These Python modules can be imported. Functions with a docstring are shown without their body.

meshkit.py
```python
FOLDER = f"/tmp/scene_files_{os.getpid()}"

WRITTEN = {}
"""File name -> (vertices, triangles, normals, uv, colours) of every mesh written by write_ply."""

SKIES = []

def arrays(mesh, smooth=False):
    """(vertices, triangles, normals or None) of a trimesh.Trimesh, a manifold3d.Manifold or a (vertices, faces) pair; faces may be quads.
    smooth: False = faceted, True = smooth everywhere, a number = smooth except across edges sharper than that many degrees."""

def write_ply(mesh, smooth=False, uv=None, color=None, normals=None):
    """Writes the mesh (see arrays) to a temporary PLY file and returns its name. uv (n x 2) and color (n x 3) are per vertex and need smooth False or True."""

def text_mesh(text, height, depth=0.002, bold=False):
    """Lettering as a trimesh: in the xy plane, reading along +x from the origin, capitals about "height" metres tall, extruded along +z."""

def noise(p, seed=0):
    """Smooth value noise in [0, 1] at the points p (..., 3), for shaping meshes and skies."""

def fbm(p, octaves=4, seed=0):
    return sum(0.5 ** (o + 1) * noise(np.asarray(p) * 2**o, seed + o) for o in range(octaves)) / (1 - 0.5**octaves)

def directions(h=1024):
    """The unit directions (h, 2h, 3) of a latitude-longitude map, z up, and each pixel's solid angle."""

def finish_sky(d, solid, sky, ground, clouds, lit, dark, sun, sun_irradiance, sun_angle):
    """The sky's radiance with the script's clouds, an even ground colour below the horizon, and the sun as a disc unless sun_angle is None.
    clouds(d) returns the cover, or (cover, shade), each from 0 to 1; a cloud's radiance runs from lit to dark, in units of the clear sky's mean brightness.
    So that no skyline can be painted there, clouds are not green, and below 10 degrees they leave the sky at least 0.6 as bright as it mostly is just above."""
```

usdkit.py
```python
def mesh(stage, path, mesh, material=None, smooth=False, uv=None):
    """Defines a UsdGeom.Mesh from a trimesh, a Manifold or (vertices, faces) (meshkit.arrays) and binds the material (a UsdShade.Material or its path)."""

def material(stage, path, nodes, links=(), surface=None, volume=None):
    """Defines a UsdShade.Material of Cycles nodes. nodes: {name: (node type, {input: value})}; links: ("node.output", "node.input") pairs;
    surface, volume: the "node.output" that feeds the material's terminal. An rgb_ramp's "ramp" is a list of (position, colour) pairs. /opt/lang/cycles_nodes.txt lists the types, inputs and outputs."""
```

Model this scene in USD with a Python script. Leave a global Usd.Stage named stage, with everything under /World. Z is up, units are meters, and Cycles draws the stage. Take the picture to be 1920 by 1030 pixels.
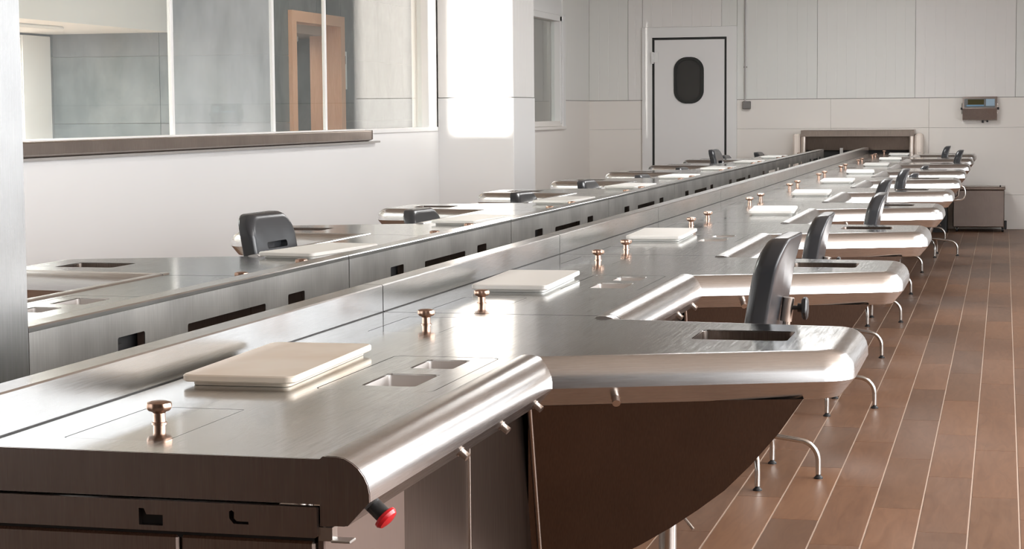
import math, random
import numpy as np, trimesh, manifold3d as m3, shapely
from shapely.geometry import Polygon, box as sbox
import usdkit, meshkit
from pxr import Usd, UsdGeom, UsdLux, UsdShade, Gf, Sdf, Vt

stage = Usd.Stage.CreateInMemory()
UsdGeom.SetStageUpAxis(stage, "Z")
UsdGeom.SetStageMetersPerUnit(stage, 1.0)
world = UsdGeom.Xform.Define(stage, "/World")
stage.SetDefaultPrim(world.GetPrim())
rng = random.Random(7)

# ------------------------------------------------------------------ camera, light, exposure
EYE, FPX, YAW, PITCH, ROLL = 1.39, 3624.66, 0.24916, 0.08359, -0.00781
EXPOSURE = 0.56
DAY = 1.0          # daylight through the right-hand windows
ROOF = 10.0         # strength of the rooflights added to lift the back wall and far floor
SUN = 1.75           # low sun through the window behind the camera
OFFICE = 16.0       # strength of the lamps added to brighten the office

_cy, _sy, _cp, _sp = math.cos(YAW), math.sin(YAW), math.cos(PITCH), math.sin(PITCH)
FWD = np.array([-_sy * _cp, _cy * _cp, -_sp])
_r0 = np.array([_cy, _sy, 0.0]); _u0 = np.cross(_r0, FWD)
RIGHT = math.cos(ROLL) * _r0 + math.sin(ROLL) * _u0
UP = math.cos(ROLL) * _u0 - math.sin(ROLL) * _r0
cam = UsdGeom.Camera.Define(stage, "/World/camera")
cam.CreateHorizontalApertureAttr(36.0)
cam.CreateVerticalApertureAttr(36.0 * 1030 / 1920)
cam.CreateFocalLengthAttr(36.0 * FPX / 1920)
cam.CreateExposureAttr(EXPOSURE)
cam.CreateClippingRangeAttr(Gf.Vec2f(0.05, 200.0))
cam.AddTransformOp().Set(Gf.Matrix4d(*RIGHT, 0, *UP, 0, *(-FWD), 0, 0, 0, EYE, 1))

WIN_R = [(-0.6, 2.0), (2.4, 5.0), (5.4, 7.7), (8.2, 11.0), (11.4, 14.0), (14.4, 17.0), (17.4, 20.0)]
DAY_L = [3.0, 8.0, 12.5, 1.0, 0.95, 0.95, 1.2]      # set per opening to balance walls and steel reflections; dim far ones added   # y ranges of the right wall's windows
XR, YB, XL, YR, ZC = 3.4, 23.045, -4.88, -14.0, 3.3


def rect_light(path, loc, w, h, rot, inten, col):
    l = UsdLux.RectLight.Define(stage, path)
    l.CreateWidthAttr(w); l.CreateHeightAttr(h); l.CreateIntensityAttr(inten); l.CreateColorAttr(Gf.Vec3f(*col))
    l.AddTranslateOp().Set(Gf.Vec3d(*loc)); l.AddRotateXYZOp().Set(Gf.Vec3f(*rot))
    return l


for i, (a, b) in enumerate(WIN_R):      # daylight in the right-hand window openings, facing into the room
    rect_light("/World/daylight_%d" % (i + 1), (XR + 0.12, (a + b) / 2, 1.85), 2.5, b - a, (0, 90, 0), DAY * DAY_L[i], (0.985, 0.99, 1.0))
SKY_Y = [(2.2, 8.5), (2.2, 12.0), (-1.7, 14.0), (-1.7, 19.4)]     # added, unseen rooflights over aisle and conveyor, brightening the far end
for i, (x, y) in enumerate(SKY_Y):
    rect_light("/World/added_rooflight_%d" % (i + 1), (x, y, 3.33), 1.2, 2.0, (0, 0, 0), ROOF * (1.0, 1.0, 0.9, 0.7)[i], (1.0, 0.995, 0.985))
sun = UsdLux.DistantLight.Define(stage, "/World/sun")
sun.CreateIntensityAttr(SUN); sun.CreateNormalizeAttr(True); sun.CreateAngleAttr(0.25); sun.CreateColorAttr(Gf.Vec3f(1.0, 0.95, 0.88))
sun.AddRotateXYZOp().Set(Gf.Vec3f(88.8, 0, 0))          # shines along +y, slightly down
for i, (x, y, k) in enumerate(((-5.7, 17.6, 0.05), (-9.6, 12.5, 1.6), (-8.6, 14.9, 1.5), (-5.7, 21.3, 0.05), (-5.6, 7.5, 2.2), (-7.7, 18.3, 0.12))):  # unseen lamps added to brighten what shows through the glass
    rect_light("/World/added_office_light_%d" % (i + 1), (x, y, 2.9 if x > -7.6 else 2.13), 1.2, 1.2, (0, 0, 0), OFFICE * k, (1.0, 0.98, 0.95))
ADDED_OFFICE_LAMPS = [(-5.7, 17.6), (-9.6, 12.5), (-8.6, 14.9), (-5.7, 21.3), (-5.6, 7.5), (-7.7, 18.3)]
dome = UsdLux.DomeLight.Define(stage, "/World/sky")
dome.CreateIntensityAttr(0.2); dome.CreateColorAttr(Gf.Vec3f(0.86, 0.92, 1.0))


# ------------------------------------------------------------------ materials
LK = "/World/Looks/"
UsdGeom.Scope.Define(stage, "/World/Looks")


def plain(name, col, rough=0.5, metal=0.0, **kw):
    return usdkit.material(stage, LK + name, {"p": ("principled_bsdf", {"base_color": col, "roughness": rough, "metallic": metal, **kw})}, surface="p.BSDF")


def steel(name, col, rough, stretch, bump=0.02, rvar=0.06, smear=0.10, scale=6.0, wave=0.0):
    """brushed stainless: fine streaks in roughness and relief, faint cloudy smears in the tone"""
    n = {"tc": ("texture_coordinate", {}),
         "map": ("mapping", {"scale": stretch}),
         "n": ("noise_texture", {"scale": scale, "detail": 4.0, "roughness": 0.6}),
         "n2": ("noise_texture", {"scale": 3.1, "detail": 3.0, "roughness": 0.6}),
         "rr": ("map_range", {"from_min": 0.3, "from_max": 0.7, "to_min": rough - rvar, "to_max": rough + rvar}),
         "ramp": ("rgb_ramp", {"ramp": [(0.3, tuple(c * (1 - smear) for c in col)), (0.7, tuple(min(1, c * (1 + smear * .6)) for c in col))]}),
         "b": ("bump", {"strength": bump, "distance": 0.002}),
         "p": ("principled_bsdf", {"metallic": 1.0})}
    l = [("tc.object", "map.vector"), ("map.vector", "n.vector"), ("tc.object", "n2.vector"), ("n.fac", "rr.value"), ("rr.result", "p.roughness"),
         ("n2.fac", "ramp.fac"), ("ramp.color", "p.base_color"), ("n.fac", "b.height"), ("b.normal", "p.normal")]
    if wave:
        n["n3"] = ("noise_texture", {"scale": 4.0, "detail": 1.0})
        n["b2"] = ("bump", {"strength": wave, "distance": 0.004})
        l += [("tc.object", "n3.vector"), ("n3.fac", "b2.height"), ("b2.normal", "b.normal")]
    return usdkit.material(stage, LK + name, n, l, surface="p.BSDF")


ST = (0.60, 0.595, 0.58)
M_TOP = steel("steel_worktop", (0.62, 0.63, 0.625), 0.125, (30, 1.5, 2), bump=0.006, rvar=0.03, smear=0.08, wave=0.03)
M_PLATE = steel("steel_plate", (0.60, 0.61, 0.605), 0.09, (30, 1.5, 2), bump=0.004, rvar=0.02, smear=0.06)
M_SKIRT_SHADED = steel("steel_skirt_shaded", (0.155, 0.120, 0.100), 0.28, (50, 50, 2), bump=0.002, rvar=0.012, smear=0.12)  # stainless with the reflected under-arm shade put into its base colour
M_SPLASH = steel("steel_splash", (0.64, 0.64, 0.63), 0.22, (2, 2, 60), bump=0.002, rvar=0.012, smear=0.08)
M_REAR = steel("steel_rear", (0.72, 0.705, 0.68), 0.34, (2, 30, 2), bump=0.002, rvar=0.012, smear=0.26)
M_EDGE = steel("steel_rolled_edge", (0.64, 0.63, 0.62), 0.24, (2, 2, 50), bump=0.002, rvar=0.012, smear=0.08)
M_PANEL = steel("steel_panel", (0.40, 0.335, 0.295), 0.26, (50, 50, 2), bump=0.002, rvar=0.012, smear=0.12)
M_END = steel("steel_end", (0.39, 0.335, 0.305), 0.26, (50, 50, 2), bump=0.002, rvar=0.012, smear=0.12)  # stainless darkened in colour for the dim brown floor the end plate reflects
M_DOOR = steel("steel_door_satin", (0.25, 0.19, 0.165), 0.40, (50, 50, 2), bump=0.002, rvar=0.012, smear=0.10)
M_CAB = steel("steel_cabinet", (0.46, 0.46, 0.455), 0.27, (40, 40, 1), bump=0.002, rvar=0.012, smear=0.15)
M_TUBE = plain("steel_tube", (0.66, 0.64, 0.61), 0.22, 1.0)
M_BOLT = plain("steel_bolt", (0.66, 0.58, 0.52), 0.30, 1.0)
M_BRONZE = plain("bronze_knob", (0.47, 0.31, 0.235), 0.30, 1.0)
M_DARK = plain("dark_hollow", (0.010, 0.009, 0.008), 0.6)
M_WELL = plain("steel_well", (0.78, 0.74, 0.71), 0.5, 1.0)
M_BLACK = plain("black_plastic", (0.018, 0.018, 0.019), 0.42)
M_SEAT = usdkit.material(stage, LK + "polyurethane_grey", {
    "tc": ("texture_coordinate", {}), "n": ("noise_texture", {"scale": 220.0, "detail": 2.0}), "b": ("bump", {"strength": 0.05, "distance": 0.001}),
    "p": ("principled_bsdf", {"base_color": (0.034, 0.036, 0.040), "roughness": 0.27})},
    [("tc.object", "n.vector"), ("n.fac", "b.height"), ("b.normal", "p.normal")], surface="p.BSDF")
M_RED = plain("red_plastic", (0.62, 0.012, 0.02), 0.3)
M_BOARD = plain("board_plastic", (0.80, 0.79, 0.755), 0.38)
M_BOARD2 = usdkit.material(stage, LK + "board_plastic_worn", {
    "tc": ("texture_coordinate", {}), "n": ("noise_texture", {"scale": 5.0, "detail": 3.0}),
    "r": ("rgb_ramp", {"ramp": [(0.35, (0.70, 0.59, 0.475)), (0.62, (0.76, 0.68, 0.58))]}), "p": ("principled_bsdf", {"roughness": 0.42})},
    [("tc.object", "n.vector"), ("n.fac", "r.fac"), ("r.color", "p.base_color")], surface="p.BSDF")
M_GROUT = plain("grout", (0.44, 0.33, 0.255), 0.8)
M_WHITE = plain("white_paint", (0.88, 0.875, 0.86), 0.5)
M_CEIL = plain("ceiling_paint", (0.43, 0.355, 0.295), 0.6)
M_WALL = plain("white_wall", (0.86, 0.855, 0.845), 0.38)
M_WALLB = plain("cream_wall", (0.89, 0.85, 0.80), 0.40)
M_CORR = [plain("corrugated_%d" % i, c, 0.42) for i, c in enumerate(((0.85, 0.845, 0.81), (0.83, 0.835, 0.80), (0.87, 0.85, 0.825)))]
M_PALE = plain("pale_grey_panel", (0.50, 0.50, 0.48), 0.5)
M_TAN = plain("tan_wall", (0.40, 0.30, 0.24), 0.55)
M_SEAM = plain("seam_grey", (0.36, 0.34, 0.32), 0.5)
M_DOORW = plain("white_door", (0.88, 0.87, 0.86), 0.4)
M_GASKET = plain("door_gasket", (0.02, 0.022, 0.02), 0.5)
M_PORT = plain("porthole_glass", (0.06, 0.058, 0.055), 0.15)
M_WOOD = usdkit.material(stage, LK + "orange_wood", {
    "tc": ("texture_coordinate", {}), "map": ("mapping", {"scale": (30, 30, 2)}), "n": ("noise_texture", {"scale": 3.0, "detail": 4.0}),
    "r": ("rgb_ramp", {"ramp": [(0.3, (0.76, 0.40, 0.22)), (0.7, (0.86, 0.50, 0.31))]}), "p": ("principled_bsdf", {"roughness": 0.4})},
    [("tc.object", "map.vector"), ("map.vector", "n.vector"), ("n.fac", "r.fac"), ("r.color", "p.base_color")], surface="p.BSDF")


def slate(name, a, b):
    return usdkit.material(stage, LK + name, {
        "tc": ("texture_coordinate", {}), "map": ("mapping", {"scale": (1, 1, 0.6)}), "n": ("noise_texture", {"scale": 2.6, "detail": 7.0, "roughness": 0.65, "distortion": 0.8}),
        "r": ("rgb_ramp", {"ramp": [(0.36, a), (0.66, b)]}), "p": ("principled_bsdf", {"roughness": 0.5})},
        [("tc.object", "map.vector"), ("map.vector", "n.vector"), ("n.fac", "r.fac"), ("r.color", "p.base_color")], surface="p.BSDF")


M_SLATE = [slate("slate_0", (0.065, 0.085, 0.088), (0.17, 0.19, 0.195)), slate("slate_1", (0.075, 0.09, 0.095), (0.19, 0.20, 0.21)), slate("slate_2", (0.055, 0.075, 0.08), (0.15, 0.175, 0.18))]


def pane_mat(name, haze, col=(0.8, 0.83, 0.86)):
    """clear glass with a pale diffuse haze of varying strength: mostly transparent, a mirror at grazing angles"""
    return usdkit.material(stage, LK + name, {
        "t": ("transparent_bsdf", {"color": (0.93, 0.96, 0.95)}), "d": ("diffuse_bsdf", {"color": col}), "g": ("glossy_bsdf", {"color": (1, 1, 1), "roughness": 0.02}),
        "f": ("fresnel", {"IOR": 1.42}), "geo": ("geometry", {}), "inv": ("math", {"math_type": "subtract", "value1": 1.0}), "mul": ("math", {"math_type": "multiply"}),
        "tc": ("texture_coordinate", {}), "map": ("mapping", {"scale": (1, 1, 0.5)}), "n": ("noise_texture", {"scale": 2.5, "detail": 5.0, "roughness": 0.6}),
        "mr": ("map_range", {"from_min": 0.3, "from_max": 0.75, "to_min": haze * 0.3, "to_max": haze * 0.7}),
        "m1": ("mix_closure", {}), "m2": ("mix_closure", {})},
        [("tc.object", "map.vector"), ("map.vector", "n.vector"), ("n.fac", "mr.value"), ("mr.result", "m1.fac"), ("t.BSDF", "m1.closure1"), ("d.BSDF", "m1.closure2"),
         ("geo.backfacing", "inv.value2"), ("inv.value", "mul.value1"), ("f.fac", "mul.value2"), ("mul.value", "m2.fac"), ("m1.closure", "m2.closure1"), ("g.BSDF", "m2.closure2")], surface="m2.closure")


M_PANE = [pane_mat("pane_thin_haze", 0.18), pane_mat("pane_hazy", 0.46), pane_mat("pane_clear", 0.05)]  # pale diffuse haze mixed into the glass, strength set per pane


def plank_mat(i, a, b):
    return usdkit.material(stage, LK + "wood_tile_%d" % i, {
        "g": ("geometry", {}), "map": ("mapping", {"scale": (9, 1.2, 1), "location": (i * 3.7, i * 1.9, 0)}), "n": ("noise_texture", {"scale": 2.6, "detail": 7.0, "roughness": 0.62, "distortion": 1.4}),
        "r": ("rgb_ramp", {"ramp": [(0.32, a), (0.68, b)]}), "b": ("bump", {"strength": 0.10, "distance": 0.002}), "p": ("principled_bsdf", {"roughness": 0.42})},
        [("g.position", "map.vector"), ("map.vector", "n.vector"), ("n.fac", "r.fac"), ("r.color", "p.base_color"), ("n.fac", "b.height"), ("b.normal", "p.normal")], surface="p.BSDF")


M_PLANK = [plank_mat(i, a, b) for i, (a, b) in enumerate((
    ((0.139, 0.066, 0.035), (0.196, 0.099, 0.054)), ((0.125, 0.061, 0.032), (0.174, 0.090, 0.050)), ((0.157, 0.075, 0.039), (0.214, 0.109, 0.060)),
    ((0.112, 0.057, 0.033), (0.159, 0.085, 0.050)), ((0.163, 0.076, 0.039), (0.217, 0.110, 0.058)), ((0.131, 0.067, 0.039), (0.182, 0.097, 0.058))))]

# ------------------------------------------------------------------ helpers
_used = {}


def pname(parent, name):
    k = (str(parent), name)
    n = _used.get(k, 0); _used[k] = n + 1
    return name if n == 0 else "%s_%03d" % (name, n)


def path_of(o):
    return str(o.GetPath()) if hasattr(o, "GetPath") else str(o)


def tag(o, label=None, cat=None, group=None, kind=None):
    p = o.GetPrim() if hasattr(o, "GetPrim") else o
    for k, v in (("label", label), ("category", cat), ("group", group), ("kind", kind)):
        if v:
            p.SetCustomDataByKey(k, v)
    return o


def obj(name, mesh, mat, parent="/World", smooth=35, label=None, cat=None, group=None, kind=None):
    if isinstance(mesh, list):
        mesh = trimesh.util.concatenate([tm(x) for x in mesh])
    pp = path_of(parent)
    o = usdkit.mesh(stage, pp + "/" + pname(pp, name), mesh, mat, smooth=smooth)
    tag(o, label, cat, group, kind)
    return o


def thing(name, label=None, cat=None, loc=(0, 0, 0), rotz=0.0, group=None, kind=None, ref=None):
    x = UsdGeom.Xform.Define(stage, "/World/" + pname("/World", name))
    x.AddTranslateOp().Set(Gf.Vec3d(*map(float, loc)))
    x.AddRotateZOp().Set(float(rotz))
    tag(x, label, cat, group, kind)
    if ref:
        x.GetPrim().GetReferences().AddInternalReference(ref)
        x.GetPrim().SetInstanceable(True)
    return x


def klass(name):
    return stage.CreateClassPrim("/World/" + name)


def tm(m):
    if hasattr(m, "to_mesh"):
        q = m.to_mesh()
        return trimesh.Trimesh(q.vert_properties[:, :3], q.tri_verts, process=False)
    return m


def bx(x0, x1, y0, y1, z0, z1):
    m = trimesh.creation.box((x1 - x0, y1 - y0, z1 - z0))
    m.apply_translation(((x0 + x1) / 2, (y0 + y1) / 2, (z0 + z1) / 2))
    return m


def cbx(x0, x1, y0, y1, z0, z1, c=0.004):
    """box with chamfered edges"""
    c = min(c, (x1 - x0) * .45, (y1 - y0) * .45, (z1 - z0) * .45)
    pts = []
    for sx in (0, 1):
        for sy in (0, 1):
            for sz in (0, 1):
                X, Y, Z = (x0, x1)[sx], (y0, y1)[sy], (z0, z1)[sz]
                ix, iy, iz = (c, -c)[sx], (c, -c)[sy], (c, -c)[sz]
                pts += [(X + ix, Y + iy, Z), (X + ix, Y, Z + iz), (X, Y + iy, Z + iz)]
    return tm(m3.Manifold.hull_points(np.array(pts, np.float32)))


def ext(poly, h, axis="z", at=0.0):
    """extrude a 2-D polygon by h: axis z: (x,y); axis y: polygon is (x,z); axis x: polygon is (y,z)"""
    parts = [trimesh.creation.extrude_polygon(g, h, engine="earcut") for g in getattr(poly, "geoms", [poly])]
    m = trimesh.util.concatenate(parts)
    v = m.vertices.copy()
    if axis == "z":
        m.vertices = np.c_[v[:, 0], v[:, 1], v[:, 2] + at]
    elif axis == "y":
        m.vertices = np.c_[v[:, 0], v[:, 2] + at, v[:, 1]]; m.invert()
    else:
        m.vertices = np.c_[v[:, 2] + at, v[:, 0], v[:, 1]]
    return m


def rrect(x0, x1, y0, y1, r, n=6):
    return sbox(x0 + r, y0 + r, x1 - r, y1 - r).buffer(r, quad_segs=n)


def tube(pts, r, sides=14, cap=True):
    p = np.asarray(pts, float)
    t = np.gradient(p, axis=0); t /= np.linalg.norm(t, axis=1, keepdims=True)
    a = np.cross(t[0], (0, 0, 1.0) if abs(t[0][2]) < 0.9 else (1.0, 0, 0)); a /= np.linalg.norm(a)
    V, ang = [], np.arange(sides) * 2 * np.pi / sides
    for i in range(len(p)):
        a = a - t[i] * (a @ t[i]); a /= np.linalg.norm(a); b = np.cross(t[i], a)
        V.append(p[i] + r * (np.cos(ang)[:, None] * a + np.sin(ang)[:, None] * b))
    V = np.vstack(V); F = []
    for i in range(len(p) - 1):
        for j in range(sides):
            k = (j + 1) % sides
            q = [i * sides + j, i * sides + k, (i + 1) * sides + k, (i + 1) * sides + j]
            F += [[q[0], q[1], q[2]], [q[0], q[2], q[3]]]
    if cap:
        n = len(V); V = np.vstack([V, p[0], p[-1]])
        for j in range(sides):
            k = (j + 1) % sides
            F += [[n, k, j], [n + 1, (len(p) - 1) * sides + j, (len(p) - 1) * sides + k]]
    return trimesh.Trimesh(V, F, process=False)


def lathe(prof, sides=24):
    """(r, z) outline, from the bottom axis to the top axis"""
    return trimesh.creation.revolve(np.array(prof, float), sections=sides)


def cyl(p, d, r, h, sides=16):
    """cylinder from p along d"""
    d = np.array(d, float); d /= np.linalg.norm(d)
    return tube([np.array(p), np.array(p) + d * h * .5, np.array(p) + d * h], r, sides)


def strip(rows, closed=False):
    """quads between successive point rows"""
    R = np.array(rows, float); n, m = R.shape[:2]; V = R.reshape(-1, 3); F = []
    for i in range(n - 1):
        for j in range(m if closed else m - 1):
            k = (j + 1) % m
            F += [[i * m + j, i * m + k, (i + 1) * m + k], [i * m + j, (i + 1) * m + k, (i + 1) * m + j]]
    return trimesh.Trimesh(V, F, process=False)


# ------------------------------------------------------------------ the setting
PW, G0, GAP = 0.165, -0.4277, 0.0045
fl = thing("floor", kind="structure")
obj("grout_bed", bx(XL - 6.4, XR, YR, YB + 0.4, -0.12, -0.0012), M_GROUT, fl)
planks = []
c0, c1 = int(math.floor((XL - G0) / PW)), int(math.ceil((XR - G0) / PW))
for c in range(c0, c1):
    xa, xb = G0 + c * PW + GAP / 2, G0 + (c + 1) * PW - GAP / 2
    xa, xb = max(xa, XL), min(xb, XR)
    if xb - xa < 0.02:
        continue
    y = YR - ((c * 0.37) % 1.0) * 0.99
    while y < YB:
        ya, yb = max(y + 0.0012, YR), min(y + 0.99 - 0.0012, YB)
        if yb - ya > 0.03:
            planks.append((xa, xb, ya, yb, rng.randrange(6)))
        y += 0.99


def px(p):
    d = np.array(p, float) - (0, 0, EYE); z = d @ FWD
    return 960 + FPX * (d @ RIGHT) / z, 515 - FPX * (d @ UP) / z, z


def plank_seen(q):
    xa, xb, ya, yb, _ = q
    if xb < -0.95 or yb < 2:
        return False
    u, v, z = px(((xa + xb) / 2, max(ya, min(yb, 3.2 if ya < 3.2 else ya)), 0))
    u2, v2, _ = px(((xa + xb) / 2, yb, 0))
    return z > 1 and -60 < min(u, u2) < 1960 and v2 < 1040


seen = sorted([q for q in planks if plank_seen(q)], key=lambda q: q[2])[:290]
ids = {id(q) for q in seen}
for xa, xb, ya, yb, t in seen:
    obj("plank", cbx(xa, xb, ya, yb, -0.009, 0.0, 0.0012), M_PLANK[t], fl, smooth=False)
for t in range(6):
    rest = [bx(xa, xb, ya, yb, -0.009, 0.0) for q in planks if id(q) not in ids for xa, xb, ya, yb, tt in [q] if tt == t]
    obj("plank", rest, M_PLANK[t], fl, smooth=False, kind="stuff")


def corrugated(w, z0, z1, rib=0.113, g=0.005, d=0.0011):
    """profile sheet: (x, depth) outline with shallow grooves, front at 0, facing -y"""
    pts, x, n = [(0.002, 0.02), (0.002, 0.0)], 0.0, int(round(w / rib))
    for i in range(1, n):
        c = w * i / n
        pts += [(c - g, 0.0), (c - g * .5, d), (c + g * .5, d), (c + g, 0.0)]
    pts += [(w - 0.002, 0.0), (w - 0.002, 0.02)]
    P = Polygon(pts)
    return ext(P, z1 - z0, "z", z0)


def rot90(m, k):
    m = m.copy(); m.apply_transform(trimesh.transformations.rotation_matrix(k * math.pi / 2, (0, 0, 1))); return m


def moved(m, x, y, z=0):
    m = m.copy(); m.apply_translation((x, y, z)); return m


# back wall (front face at y = YB)
SEAMZ = 1.525
wb = thing("wall_back", kind="structure")
obj("core", [bx(XL - 0.3, XR + 0.3, YB + 0.021, YB + 0.3, 0, ZC)], M_SEAM, wb)
DX0, DX1, DZ = -4.10, -3.205, 2.27          # door opening (leaf edges)
FX0, FX1, FZ = -4.222, -3.085, 2.392         # white frame outer
xs = [XL] + [0.12 - 1.13 * k for k in range(4, -4, -1) if XL < 0.12 - 1.13 * k < XR] + [XR]
for i in range(len(xs) - 1):
    a, b = xs[i], xs[i + 1]
    cuts = [(a, b, SEAMZ, ZC)]
    if b > FX0 and a < FX1:      # keep clear of the door frame
        cuts = []
        if a < FX0: cuts.append((a, FX0, SEAMZ, ZC))
        if b > FX1: cuts.append((FX1, b, SEAMZ, ZC))
        cuts.append((max(a, FX0), min(b, FX1), FZ, ZC))
    for p, q, za, zb in cuts:
        obj("panel", moved(corrugated(q - p, za + 0.003, zb), p, YB), M_CORR[(i * 2) % 3], wb, smooth=False)
xl = [XL] + [-0.848 - 1.13 * k for k in range(3, -4, -1) if XL < -0.848 - 1.13 * k < XR] + [XR]
for i in range(len(xl) - 1):
    for za, zb in ((0.0, 0.40), (0.40, 1.176), (1.176, SEAMZ - 0.004)):
        a, b = xl[i], xl[i + 1]
        segs = [(a, b)]
        if b > FX0 and a < FX1:
            segs = [s for s in ((a, FX0), (FX1, b)) if s[1] - s[0] > 0.01]
        for p, q in segs:
            obj("panel", cbx(p + 0.001, q - 0.001, YB - 0.006, YB + 0.02, za + 0.001, zb - 0.001, 0.0015), M_WALLB, wb, smooth=False)
obj("seam_trim", bx(FX1, XR, YB - 0.004, YB + 0.02, SEAMZ - 0.0045, SEAMZ + 0.0035), M_SEAM, wb)
obj("seam_trim", bx(XL, FX0, YB - 0.004, YB + 0.02, SEAMZ - 0.0045, SEAMZ + 0.0035), M_SEAM, wb)

# left wall with two glazed openings, and the square pillar
W1 = (6.4, 16.30, 1.262, 2.85)
W2 = (17.9, 21.50, 1.262, 2.42)
wl = thing("wall_left", kind="structure")
P = sbox(YR, 0, YB, ZC) - sbox(W1[0], W1[2], W1[1], W1[3]) - sbox(W2[0], W2[2], W2[1], W2[3])
obj("core", ext(P, 0.14, "x", XL - 0.16), M_WHITE, wl, smooth=False)
for a, b in ((YR, W1[0] - 0.0), (21.62, YB)):
    n = max(1, int(round((b - a) / 1.13)))
    for i in range(n):
        w = (b - a) / n
        obj("panel", moved(rot90(corrugated(w, SEAMZ + 0.003, ZC), 1), XL, a + i * w), M_CORR[i % 2], wl, smooth=False)
lower = sbox(YR, 0, 16.56, SEAMZ - 0.004) - sbox(W1[0], W1[2] - 0.02, 16.6, 3)
obj("lower_lining", ext(lower, 0.022, "x", XL - 0.02), M_WALL, wl, smooth=False)
lower2 = sbox(17.34, 0, YB, SEAMZ - 0.004) - sbox(W2[0] - .6, W2[2] - 0.03, 21.62, 3)
obj("lower_lining", ext(lower2, 0.022, "x", XL - 0.02), M_WALLB, wl, smooth=False)
obj("seam_trim", bx(XL - 0.01, XL + 0.003, 21.62, YB, SEAMZ - 0.0045, SEAMZ + 0.0035), M_SEAM, wl)

pl = thing("trim_1", label="square white pillar standing out from the left wall between the two windows", kind="structure")
CX, CY0, CY1 = -4.19, 16.56, 17.35
obj("core", bx(XL + 0.001, CX - 0.02, CY0 + 0.021, CY1, 0, ZC), M_SEAM, pl)
obj("lower_panel", cbx(XL + 0.001, CX, CY0 - 0.004, CY0 + 0.02, 0, SEAMZ - 0.004, 0.0015), M_WALL, pl)
obj("lower_panel", cbx(CX - 0.019, CX + 0.004, CY0 + 0.001, CY1, 0, SEAMZ - 0.004, 0.0015), M_WALL, pl)
obj("upper_panel", moved(corrugated(CX - XL - 0.002, SEAMZ + 0.003, ZC), XL + 0.001, CY0), M_CORR[2], pl, smooth=False)
obj("upper_panel", moved(rot90(corrugated(CY1 - CY0 - 0.004, SEAMZ + 0.003, ZC), 1), CX, CY0 + 0.003), M_CORR[2], pl, smooth=False)

P = sbox(XL - 0.2, YR - 0.2, XR + 0.2, YB + 0.3)
for x, y in SKY_Y:
    P = P - sbox(x - 0.6, y - 1.0, x + 0.6, y + 1.0)
ce = obj("ceiling", ext(P, 0.15, "z", ZC), M_CEIL, kind="structure", smooth=False)
for i, (x, y) in enumerate(SKY_Y):  # frames made up for the added rooflights
    wn = thing("window_%d" % (i + 11), kind="structure")
    obj("window_frame", ext(sbox(x - 0.68, y - 1.08, x + 0.68, y + 1.08) - sbox(x - 0.6, y - 1.0, x + 0.6, y + 1.0), 0.03, "z", ZC - 0.03), M_WHITE, wn, smooth=False)
# right wall with its row of windows (outside the picture, they light the hall; the dim far ones are added)
P = sbox(-0.9, 0, YB, ZC)
for a, b in WIN_R:
    P = P - sbox(a, 0.6, b, 3.1)
obj("wall_right", ext(P, 0.2, "x", XR), M_WALL, smooth=False, kind="structure")
for i, (a, b) in enumerate(WIN_R):
    wn = thing("window_%d" % (i + 4), kind="structure")
    fr = ext(sbox(a, 0.6, b, 3.1) - sbox(a + 0.05, 0.65, b - 0.05, 3.05), 0.06, "x", XR + 0.02)
    obj("window_frame", fr, M_WHITE, wn, smooth=False)
    obj("mullion", bx(XR + 0.03, XR + 0.07, (a + b) / 2 - 0.025, (a + b) / 2 + 0.025, 0.65, 3.05), M_WHITE, wn)
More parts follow.
